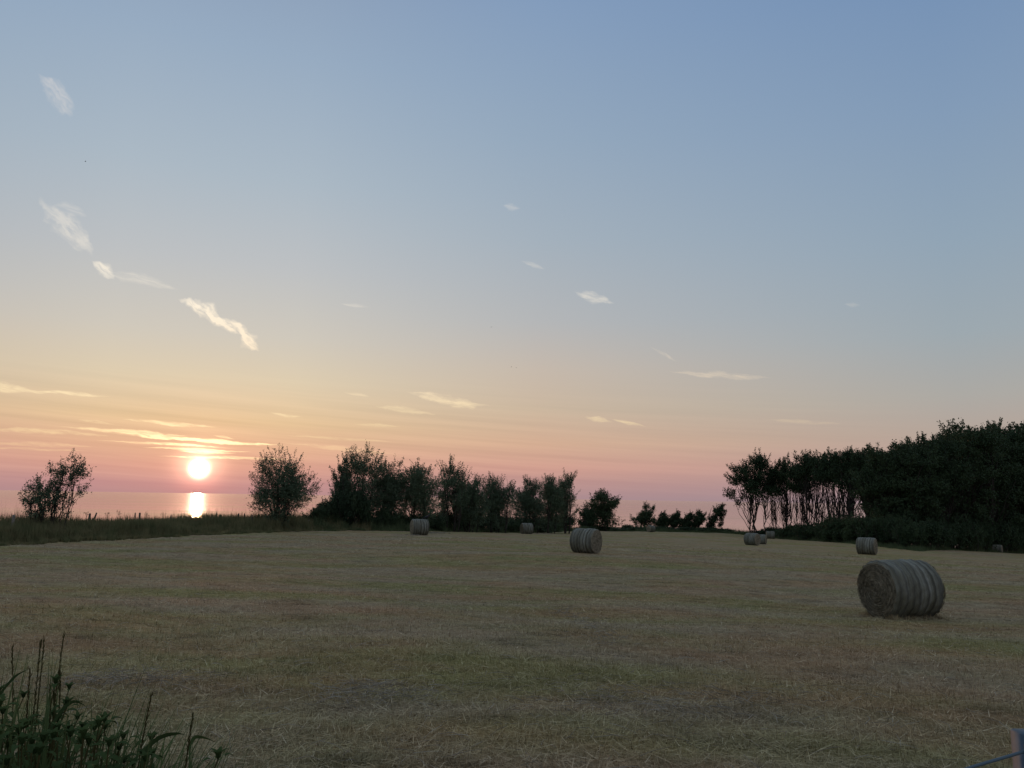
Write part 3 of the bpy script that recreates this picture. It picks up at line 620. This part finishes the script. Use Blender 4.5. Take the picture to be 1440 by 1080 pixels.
def bale(ms, px, base, Y, yaw, label):
    X, Yy, z = foot(px, Y)
    e = empty('hay_bale', (X, Yy, z), R(yaw)); tag(e, label, 'hay bale', 'round hay bales on the mown field')
    ob('net_wrap', ms[0], e, (0, 0, BR - .035)); ob('hay_end', ms[1][0], e, (0, 0, BR - .035)); ob('hay_end', ms[1][1], e, (0, 0, BR - .035))
    print('bale', px, 'want base', base, 'got', project((X, Yy, z)))
    return e, X, Yy, z
b1 = bale_meshes(3); b2 = bale_meshes(8, False); b3 = bale_meshes(15, False)
bale(b1, 1268, 866, 18.2, 15, 'largest and nearest round hay bale, its coiled hay end turned to the left')
bale(b2, 824, 776, 41.5, 325, 'round hay bale with ribbed net wrap alone in the middle of the field')
_, bx, by, bz = bale(b3, 589.5, 751, 64, 202, 'round hay bale with a black bird perched on it')
bale(b2, 740.5, 749, 94, 199, 'small distant bale in front of the narrow tree in the row')
bale(b3, 915.5, 747, 152, 215, 'tiny farthest bale in front of the wind-bent trees')
bale(b3, 1058, 766, 83, 312, 'nearer and larger of the two overlapping bales left of the wood')
bale(b2, 1070.5, 763, 106, 330, 'bale half hidden behind the larger one left of the wood')
bale(b2, 1083.5, 756, 134, 350, 'small bale at the foot of the wood just right of the overlapping pair')
bale(b3, 1219.5, 778, 61, 322, 'pale round bale in front of the wood, above and behind the nearest bale')
bale(b2, 1403, 776, 127, 318, 'small bale at the far right close to the dark wood edge')

# ---------------------------------------------------------------- grass tufts round the foot of the nearest bale
X0, Y0, _ = foot(1268, 18.2); rng = np.random.default_rng(77); n = 2600
a_ = rng.uniform(0, 6.28, n); ra = np.abs(rng.normal(0, .18, n)); lx = np.clip(np.cos(a_) * 1.2, -.62, .62); ly = np.sign(np.sin(a_)) * (.22 + ra)
cx_ = X0 + lx * math.cos(R(15)) - ly * math.sin(R(15)); cy_ = Y0 + lx * math.sin(R(15)) + ly * math.cos(R(15))
tag(ob('tuft_grass', blades(rng, cx_, cy_, ground(cx_, cy_), rng.uniform(.05, .16, n), rng.uniform(.004, .012, n), np.abs(rng.normal(0, .5, n)), rng.uniform(.3, 1, n), 'tuft_grass', mBlade)), 'tufts of uncut grass round the foot of the nearest bale', 'grass', kind='stuff')

# ---------------------------------------------------------------- birds
def bird_body(name, parent=None, perched=True, sc=1.0):
    rng = np.random.default_rng(2); rings = [(-.24, .00, .012), (-.17, .01, .03), (-.08, .03, .065), (.02, .06, .085), (.10, .10, .075), (.15, .15, .05), (.19, .19, .048), (.225, .20, .035), (.245, .198, .014), (.30, .19, .003)]
    if not perched: rings = [(x, z * .35, r_) for x, z, r_ in rings]
    V, Fq = tubes([([(x * sc, 0, z * sc) for x, z, r_ in rings], [r_ * sc for x, z, r_ in rings])], 10)
    return V, Fq
Vb, Fb = bird_body('crow')
top_h = BR * 2 - .035
e = empty('crow', (bx + .53, by + .10, bz + top_h + .09), R(20)); tag(e, 'small black bird perched on a bale in front of the tree row', 'bird')
ob('body', mk_mesh('body', Vb * 1.25, Fb, mBird, True), e)
for sy in (-1, 1):
    V, Fq = tubes([([(.0, .03 * sy, .05), (.01, .035 * sy, -.02), (.03, .035 * sy, -.10)], [.012, .007, .006])], 5); ob('leg', mk_mesh('leg', V, Fq, mBird), e)
    wv = np.array([(.12, .07, .15), (.0, .105, .12), (-.2, .07, .02), (-.30, .03, -.01), (-.1, .06, .0), (.06, .085, .05), (.12, .06, .14), (.0, .085, .11), (-.2, .05, .01), (-.30, .02, -.015), (-.1, .04, .0), (.06, .07, .05)]) * [1, sy, 1]
    ob('wing', mk_mesh('wing', np.concatenate([wv]), [[0, 1, 5, 0][:4] if False else [0, 1, 2, 5], [2, 3, 4, 5], [6, 11, 8, 7], [8, 11, 10, 9]], mBird), e)
def flying(px, py, Y, rz, span, label):
    p = at(px, py, Y); e = empty('flying_bird', p, rz, (span,) * 3); tag(e, label, 'bird', 'birds far off in the sky')
    V, Fq = bird_body('b', None, False, 1.2); ob('body', mk_mesh('body', V, Fq, mBird, True), e)
    for sy in (-1, 1):
        V = np.array([(.1, 0, .02), (.14, .28, .12), (.02, .62, .05), (-.02, .62, .05), (-.06, .28, .12), (-.08, 0, .02), (.1, 0, .0), (.14, .28, .10), (.02, .62, .04), (-.02, .62, .04), (-.06, .28, .10), (-.08, 0, .0)]) * [1, sy, 1]
        ob('wing', mk_mesh('wing', V, [[0, 1, 4, 5], [1, 2, 3, 4], [6, 11, 10, 7], [7, 10, 9, 8], [0, 6, 7, 1], [1, 7, 8, 2], [3, 9, 10, 4], [4, 10, 11, 5]], mBird), e)
flying(120, 227, 150, .5, .55, 'tiny dark bird flying alone high in the sky at upper left')
flying(691, 460, 260, 1.2, .7, 'tiny dark bird in the pale sky above the pair near the middle of the photo')
flying(719, 516, 260, .2, .7, 'left bird of the tiny far-off pair in the middle of the sky')
flying(726, 517, 262, .9, .6, 'right bird of the tiny far-off pair in the middle of the sky')

# ---------------------------------------------------------------- fence posts on the bank
def post_mesh(h, r_, lean, seed, m):
    rng = np.random.default_rng(seed)
    pts = [(0, 0, -.2), (lean * .3, 0, h * .3), (lean * .7, 0, h * .7), (lean, 0, h - .05), (lean, 0, h), (lean, 0, h + .012)]
    V, Fq = tubes([(pts, [r_, r_ * .97, r_ * .93, r_ * .9, r_ * .7, .002])], 8)
    V[:, :2] += rng.normal(0, r_ * .07, (len(V), 2)); return mk_mesh('fence_post', V, Fq, m, False)
POSTS = [(17, 724, 3.5, .085, 0, 1, 'pale thick fence post leftmost on the bank below the sparse trees'), (125, 722, 6, .085, 0, 0, 'thick dark fence post right of the sparse trees'),
    (134, 721, 6.5, .06, .22, 0, 'leaning dark fence post touching the thick one right of the sparse trees'), (189, 721, 6, .05, 0, 0, 'narrow post of the close pair midway between sparse trees and sun glitter'),
    (195.5, 721, 6, .075, 0, 0, 'thick post of the close pair midway between sparse trees and sun glitter'), (240, 724, 6, .05, 0, 0, 'short dark post standing alone left of the sun glitter'),
    (268, 725, 6, .05, .08, 0, 'short dark post right under the sun glitter'), (286.5, 725, 6, .04, 0, 0, 'thin short post at the right side of the sun glitter'),
    (304, 721, 6, .055, 0, 0, 'taller dark post of the pair right of the sun glitter'), (309.5, 723, 6, .05, .05, 0, 'shorter dark post of the pair right of the sun glitter'),
    (335, 722, 6, .075, .05, 0, 'thick dark post left of the lone round tree'), (343, 722, 6, .05, 0, 0, 'thin dark post nearest to the thick one left of the lone round tree'),
    (354, 724, 4, .055, 0, 0, 'dark post touching the left edge of the lone round tree'), (391, 727, 3.5, .06, .05, 1, 'pale post in front of the lone round tree trunk'),
    (434, 731, 3, .045, .25, 1, 'thin pale leaning post between lone round tree and tree row'), (491, 726, 2.5, .055, -.05, 1, 'pale post in the grass at the left end of the tree row')]
for i_, (px, top_, ds, r_, ln, pale, lb) in enumerate(POSTS):
    Y = edge_Y(px) + ds; X, Yy, z = foot(px, Y); h = at(px, top_, Y).z - z
    tag(ob('fence_post', post_mesh(h, r_, ln, i_, mPale if pale else mPost), None, (X - ln, Yy, z)), lb, 'fence post', 'fence posts along the grassy bank')

# ---------------------------------------------------------------- umbel weeds among the bank grass
rng = np.random.default_rng(31)
for i_, (px, top_) in enumerate([(166, 717), (120, 719), (150, 719), (205, 720), (228, 721)]):
    Y = edge_Y(px) + 6.5; X, Yy, z = foot(px, Y); h = at(px, top_, Y).z - z
    e = empty('umbel_weed', (X, Yy, z)); tag(e, ['tallest umbel-headed weed on the bank skyline between sparse trees and sun', 'umbel-headed weed beside the thick dark post on the bank', 'thin umbel-headed weed just left of the tallest one', 'umbel-headed weed just right of the close pair of posts', 'umbel-headed weed left of the lone short post'][i_], 'weed', 'umbel weeds on the bank')
    pth = [([(0, 0, 0), (.02, 0, h * .5), (.0, .02, h * .85)], [.012, .010, .008])]; hd = []
    for _ in range(9):
        a = rng.uniform(0, 6.28); k = rng.uniform(.05, .26); tip = np.array([math.cos(a) * k, math.sin(a) * k, h * rng.uniform(.72, 1.0)]); pth.append(([(.0, .02, h * rng.uniform(.5, .8)), tuple(tip)], [.006, .005])); hd.append(tip + rng.normal(0, .018, (7, 3)))
    V, Fq = tubes(pth, 4); ob('stem', mk_mesh('stem', V, Fq, mStalk), e)
    V, Fq = leaf_quads(rng, np.concatenate(hd), .04, .03); ob('flower_head', mk_mesh('flower_head', V, Fq, mStalk), e)

# ---------------------------------------------------------------- foreground weeds at lower left
def leaf_blade(base, d, L, W, droop, side, n=6, serr=.0):
    """a folded, drooping leaf: returns V, F (quads)"""
    d = np.array(d, float); d /= np.linalg.norm(d); p = np.array(base, float); V = []
    s_ = np.cross(d, [0, 0, 1.0]); s_ /= np.linalg.norm(s_) + 1e-9
    for i_ in range(n + 1):
        t_ = i_ / n; wv = W / 2 * (math.sin(math.pi * min(1, t_ ** .75 * .93 + .05))) * (1 + serr * (1 if i_ % 2 else -1))
        nrm = np.cross(s_, d); V += [p - s_ * wv + nrm * wv * .35, p, p + s_ * wv + nrm * wv * .35]
        p = p + d * L / n; d = d + np.array([0, 0, -droop / n]); d /= np.linalg.norm(d)
    Fq = []
    for i_ in range(n):
        a = i_ * 3; Fq += [[a, a + 1, a + 4, a + 3], [a + 1, a + 2, a + 5, a + 4]]
    return np.array(V), np.array(Fq)
def join(parts):
    Vs, Fs, off = [], [], 0
    for V, Fq in parts: Vs.append(V); Fs.append(Fq + off); off += len(V)
    return np.concatenate(Vs), np.concatenate(Fs)
def nettle(seed, h):
    rng = np.random.default_rng(seed); n = 11; lx, ly = rng.normal(0, .10, 2)
    pts = np.array([(lx * t_ ** 1.5, ly * t_ ** 1.5, h * t_) for t_ in np.linspace(0, 1, n)])
    stem = tubes([(pts, np.linspace(.0045, .002, n))], 6); lv = []
    for i_ in range(3, n):
        a0 = (i_ % 2) * math.pi / 2 + rng.normal(0, .3); k = 1 - .62 * (i_ / (n - 1)) ** 2.5
        for a in (a0, a0 + math.pi):
            L = .10 * k * rng.uniform(.7, 1.2); lv.append(leaf_blade(pts[i_] + np.array([math.cos(a), math.sin(a), .25]) * .02, (math.cos(a), math.sin(a), .35), L, L * .52, 1.3 * rng.uniform(.7, 1.3), 1, 10, .09))
    for a in np.arange(5) * 1.26: lv.append(leaf_blade(pts[-1], (math.cos(a), math.sin(a), 2.6), .040, .016, 1.6, 1, 6, .08))
    return mk_mesh('stem', *stem, mStalk, True), mk_mesh('leaves', *join(lv), mNettle, True)
nets = [nettle(200 + k, .85) for k in range(5)]
random.seed(12)
nlab = ['leafy green nettle at the lower left corner, %s']
spots = []
for k in range(36):
    px = random.uniform(-110, 165); Y = random.uniform(2.35, 3.3)
    topy = np.interp(px, [-110, 0, 60, 120, 165], [985, 992, 1004, 1018, 1056]) + random.uniform(-8, 48)
    spots.append((px, Y, topy))
for k in range(44):
    px = random.uniform(-110, 185); spots.append((px, random.uniform(2.3, 2.9), np.interp(px, [-110, 60, 130, 185], [1012, 1022, 1040, 1062]) + random.uniform(0, 30)))
for k, (px, Y, topy) in enumerate(spots):
    X, Yy, z = foot(px, Y); h = at(px, topy, Y).z - z
    e = empty('nettle', (X, Yy, z), random.uniform(0, 6.28), (1, 1, max(h, .35) / .85)); tag(e, 'leafy dark green nettle crowded in the clump at the lower left corner', 'nettle', 'nettles in the lower left corner')
    ob('stem', nets[k % 5][0], e); ob('leaves', nets[k % 5][1], e)
# tall grass stalks, each traced by its top and foot
STK = [((90, 893), (68, 1045), 2.9, 'tallest grass stalk with a narrow seed head at lower left, leaning right'), ((57, 905), (43, 1050), 2.8, 'second tallest grass stalk, upright with a dense seed head at lower left'),
    ((62, 900), (48, 1050), 2.95, 'stalk nearly touching the second tallest one at lower left'), ((17, 912), (22, 1040), 3.1, 'thin pale grass stalk near the left picture edge'), ((42, 944), (37, 1040), 2.8, 'shorter grass stalk left of the dense seed head'),
    ((70, 966), (74, 1060), 2.7, 'short pale stalk standing in front of the tallest one'), ((76, 972), (78, 1060), 2.75, 'short stalk just right of the pale short one'), ((213, 978), (188, 1085), 2.75, 'lone grass stalk leaning right at the edge of the weed clump'),
    ((271, 1008), (256, 1090), 2.6, 'rightmost grass stalk of the lower left clump with a bushy head'), ((84, 948), (88, 985), 2.9, 'broken stubby stalk beside the tallest one')]
rng = np.random.default_rng(55)
for i_, (tp, bp, Y, lb) in enumerate(STK):
    T = np.array(at(*tp, Y)); B = np.array(at(*bp, Y)); g_ = B + (B - T) * ((B[2] - gz(B[0], Y)) / max(T[2] - B[2], .02)); g_ = B * .0 + np.array([B[0] + (B[0] - T[0]) * .6, Y, gz(B[0], Y)])
    c = [g_ * (1 - t_) ** 2 + B * 2 * t_ * (1 - t_) * 1.0 + T * t_ ** 2 for t_ in np.linspace(0, 1, 14)]
    c = np.array(c); e = empty('grass_stalk', tuple(g_)); tag(e, lb, 'grass stalk', 'tall grass stalks at lower left'); c = c - g_
    V, Fq = tubes([(c, np.linspace(.0028, .0012, 14))], 6); ob('stem', mk_mesh('stem', V, Fq, mStalk, True), e)
    sp_ = []
    for t_ in np.linspace(.68, 1.0, 70):
        f = t_ * 13; k = min(int(f), 12); p = c[k] + (c[k + 1] - c[k]) * (f - k); ax = c[13] - c[9]; ax /= np.linalg.norm(ax)
        d = ax + rng.normal(0, .16, 3); d /= np.linalg.norm(d); L = rng.uniform(.012, .022); sp_.append(([p, p + d * L * .5 + rng.normal(0, .001, 3), p + d * L], [.0006, .0015, .0003]))
    V, Fq = tubes(sp_, 4); ob('seed_head', mk_mesh('seed_head', V, Fq, mStalk, True), e)
    for q_ in range(2):
        k = rng.integers(3, 7); a = rng.uniform(0, 6.28); V, Fq = leaf_blade(c[k], (math.cos(a) * .5, math.sin(a) * .5, 1.0), rng.uniform(.22, .38), .011, 1.6, 1, 10); ob('leaf', mk_mesh('leaf', V, Fq, mNettle, True), e)
# two broad arching reed leaves
def arch(pxs, Y, W, label):
    c = np.array([at(px, py, Y + .05 * k) for k, (px, py) in enumerate(pxs)]); g_ = np.array([c[0][0], c[0][1], gz(c[0][0], c[0][1])]); pts = np.concatenate([[g_], c]) - g_
    tt = np.linspace(0, len(pts) - 1, 24); P3 = np.stack([np.interp(tt, np.arange(len(pts)), pts[:, k]) for k in range(3)], 1)
    for _ in range(3): P3[1:-1] = (P3[:-2] + P3[1:-1] * 2 + P3[2:]) / 4
    V = []
    for k, p in enumerate(P3):
        t_ = k / 23; wv = W / 2 * min(1, t_ * 4 + .25) * min(1, (1 - t_) * 3.2 + .03); V += [p + np.array([0, -.7 * wv, wv * .75]), p, p + np.array([0, .7 * wv, -wv * .5])]
    Fq = []
    for k in range(23): a = k * 3; Fq += [[a, a + 1, a + 4, a + 3], [a + 1, a + 2, a + 5, a + 4]]
    o = ob('reed_leaf', mk_mesh('reed_leaf', V, Fq, mNettle, True), None, tuple(g_)); tag(o, label, 'leaf', 'broad arching leaves at lower left')
arch([(198, 1078), (206, 1052), (226, 1036), (250, 1031), (262, 1034)], 2.6, .026, 'broad green leaf arching to the right beside the lone leaning stalk')
arch([(268, 1078), (266, 1052), (272, 1036), (290, 1038), (306, 1045)], 2.55, .024, 'broad green leaf drooping to the right of the rightmost stalk')
arch([(60, 1050), (78, 1010), (100, 985), (118, 990), (128, 1004)], 2.6, .02, 'broad green leaf arching over the nettles near the tallest stalk')
arch([(-30, 1040), (0, 975), (22, 950), (40, 941)], 2.5, .014, 'straight narrow leaf rising from the left edge towards the stalks')
# low undergrowth round the weeds and along the verge
def grass_tuft(seed, n_):
    rng = np.random.default_rng(seed); parts = []
    for _ in range(n_):
        a = rng.uniform(0, 6.28); b_ = rng.normal(0, .05, 2); k = rng.uniform(.12, .6)
        parts.append(leaf_blade((b_[0], b_[1], 0), (math.cos(a) * k, math.sin(a) * k, 1), rng.uniform(.5, 1.0), rng.uniform(.008, .016), rng.uniform(.8, 3.0), 1, 12))
    return mk_mesh('grass_tuft', *join(parts), mTuft, True)
tufts = [grass_tuft(300 + k, 62) for k in range(4)]
random.seed(21)
for k in range(46):
    px = random.uniform(-110, 195) if k < 38 else random.uniform(180, 280); Y = random.uniform(2.35, 3.3); X, Yy, z = foot(px, Y)
    topy = np.interp(px, [-110, 40, 120, 200, 280], [955, 960, 985, 1030, 1075]) + random.uniform(-15, 25); h = at(px, topy, Y).z - z
    o = ob('grass_tuft', tufts[k % 4], None, (X, Yy, z)); o.rotation_euler = (0, 0, random.uniform(0, 6.28)); o.scale = (.8, .8, max(h, .25) / .85)
    tag(o, 'tuft of long arching green grass blades growing among the lower left weeds', 'grass tuft', 'grass tufts in the lower left corner')
rng = np.random.default_rng(8); n = 26000
px_ = rng.uniform(-2.8, -1.12, n); py_ = rng.uniform(1.2, 3.6, n)
tag(ob('verge_grass', blades(rng, px_, py_, ground(px_, py_), rng.uniform(.15, .6, n), rng.uniform(.004, .009, n), np.abs(rng.normal(0, .35, n)), rng.random(n), 'verge_grass', mNettle)), 'lush green grass growing between the nettles at lower left', 'grass', kind='stuff')

# ---------------------------------------------------------------- wire fence at lower right
Yp = 2.1; pt = at(1441, 1031, Yp); g0 = gz(pt.x, pt.y)
e = empty('wire_fence', (pt.x, pt.y, g0)); tag(e, 'blue-grey steel fence post with a sloping wire at the lower right corner', 'fence')
def box_post(h, a, b):
    w_ = .004; out = []
    V = np.array([(-a, -b, -.3), (a, -b, -.3), (a, b, -.3), (-a, b, -.3), (-a, -b, h), (a, -b, h), (a, b, h), (-a, b, h),
                  (-a + w_, -b + w_, h + w_), (a - w_, -b + w_, h + w_), (a - w_, b - w_, h + w_), (-a + w_, b - w_, h + w_)])
    Fq = [[0, 1, 5, 4], [1, 2, 6, 5], [2, 3, 7, 6], [3, 0, 4, 7], [4, 5, 9, 8], [5, 6, 10, 9], [6, 7, 11, 10], [7, 4, 8, 11], [8, 9, 10, 11], [3, 2, 1, 0]]
    return mk_mesh('post', V, Fq, mSteel)
hp = pt.z - g0
ob('post', box_post(hp, .03, .03), e, (.012, 0, 0)); 
wa = np.array(at(1300, 1101, 1.95)); wb = np.array(at(1440, 1057, Yp - .036)); org = np.array([pt.x, pt.y, g0])
far_l = wa + (wa - wb) * 4.2; ql = ob('post', box_post(float(far_l[2] - gz(far_l[0], far_l[1])) + .08, .03, .03), e, tuple(np.array([far_l[0], far_l[1] + .036, gz(far_l[0], far_l[1])]) - org))
rgt = wb + (wb - wa) * .4 ; mid_ = [far_l, (far_l + wa) / 2 , wa, (wa + wb) / 2 + np.array([0, 0, .002]), wb, rgt]
V, Fq = tubes([(np.array(mid_) - org, [.0040] * 6)], 8); ob('wire', mk_mesh('wire', V, Fq, mRope, True), e)
clip_ = tubes([([tuple(wb - org + np.array([-.0, -.004, -.02])), tuple(wb - org + np.array([0, -.008, 0])), tuple(wb - org + np.array([0, -.004, .02]))], [.003, .003, .003])], 6)
ob('wire_clip', mk_mesh('wire_clip', *clip_, mSteel, True), e)
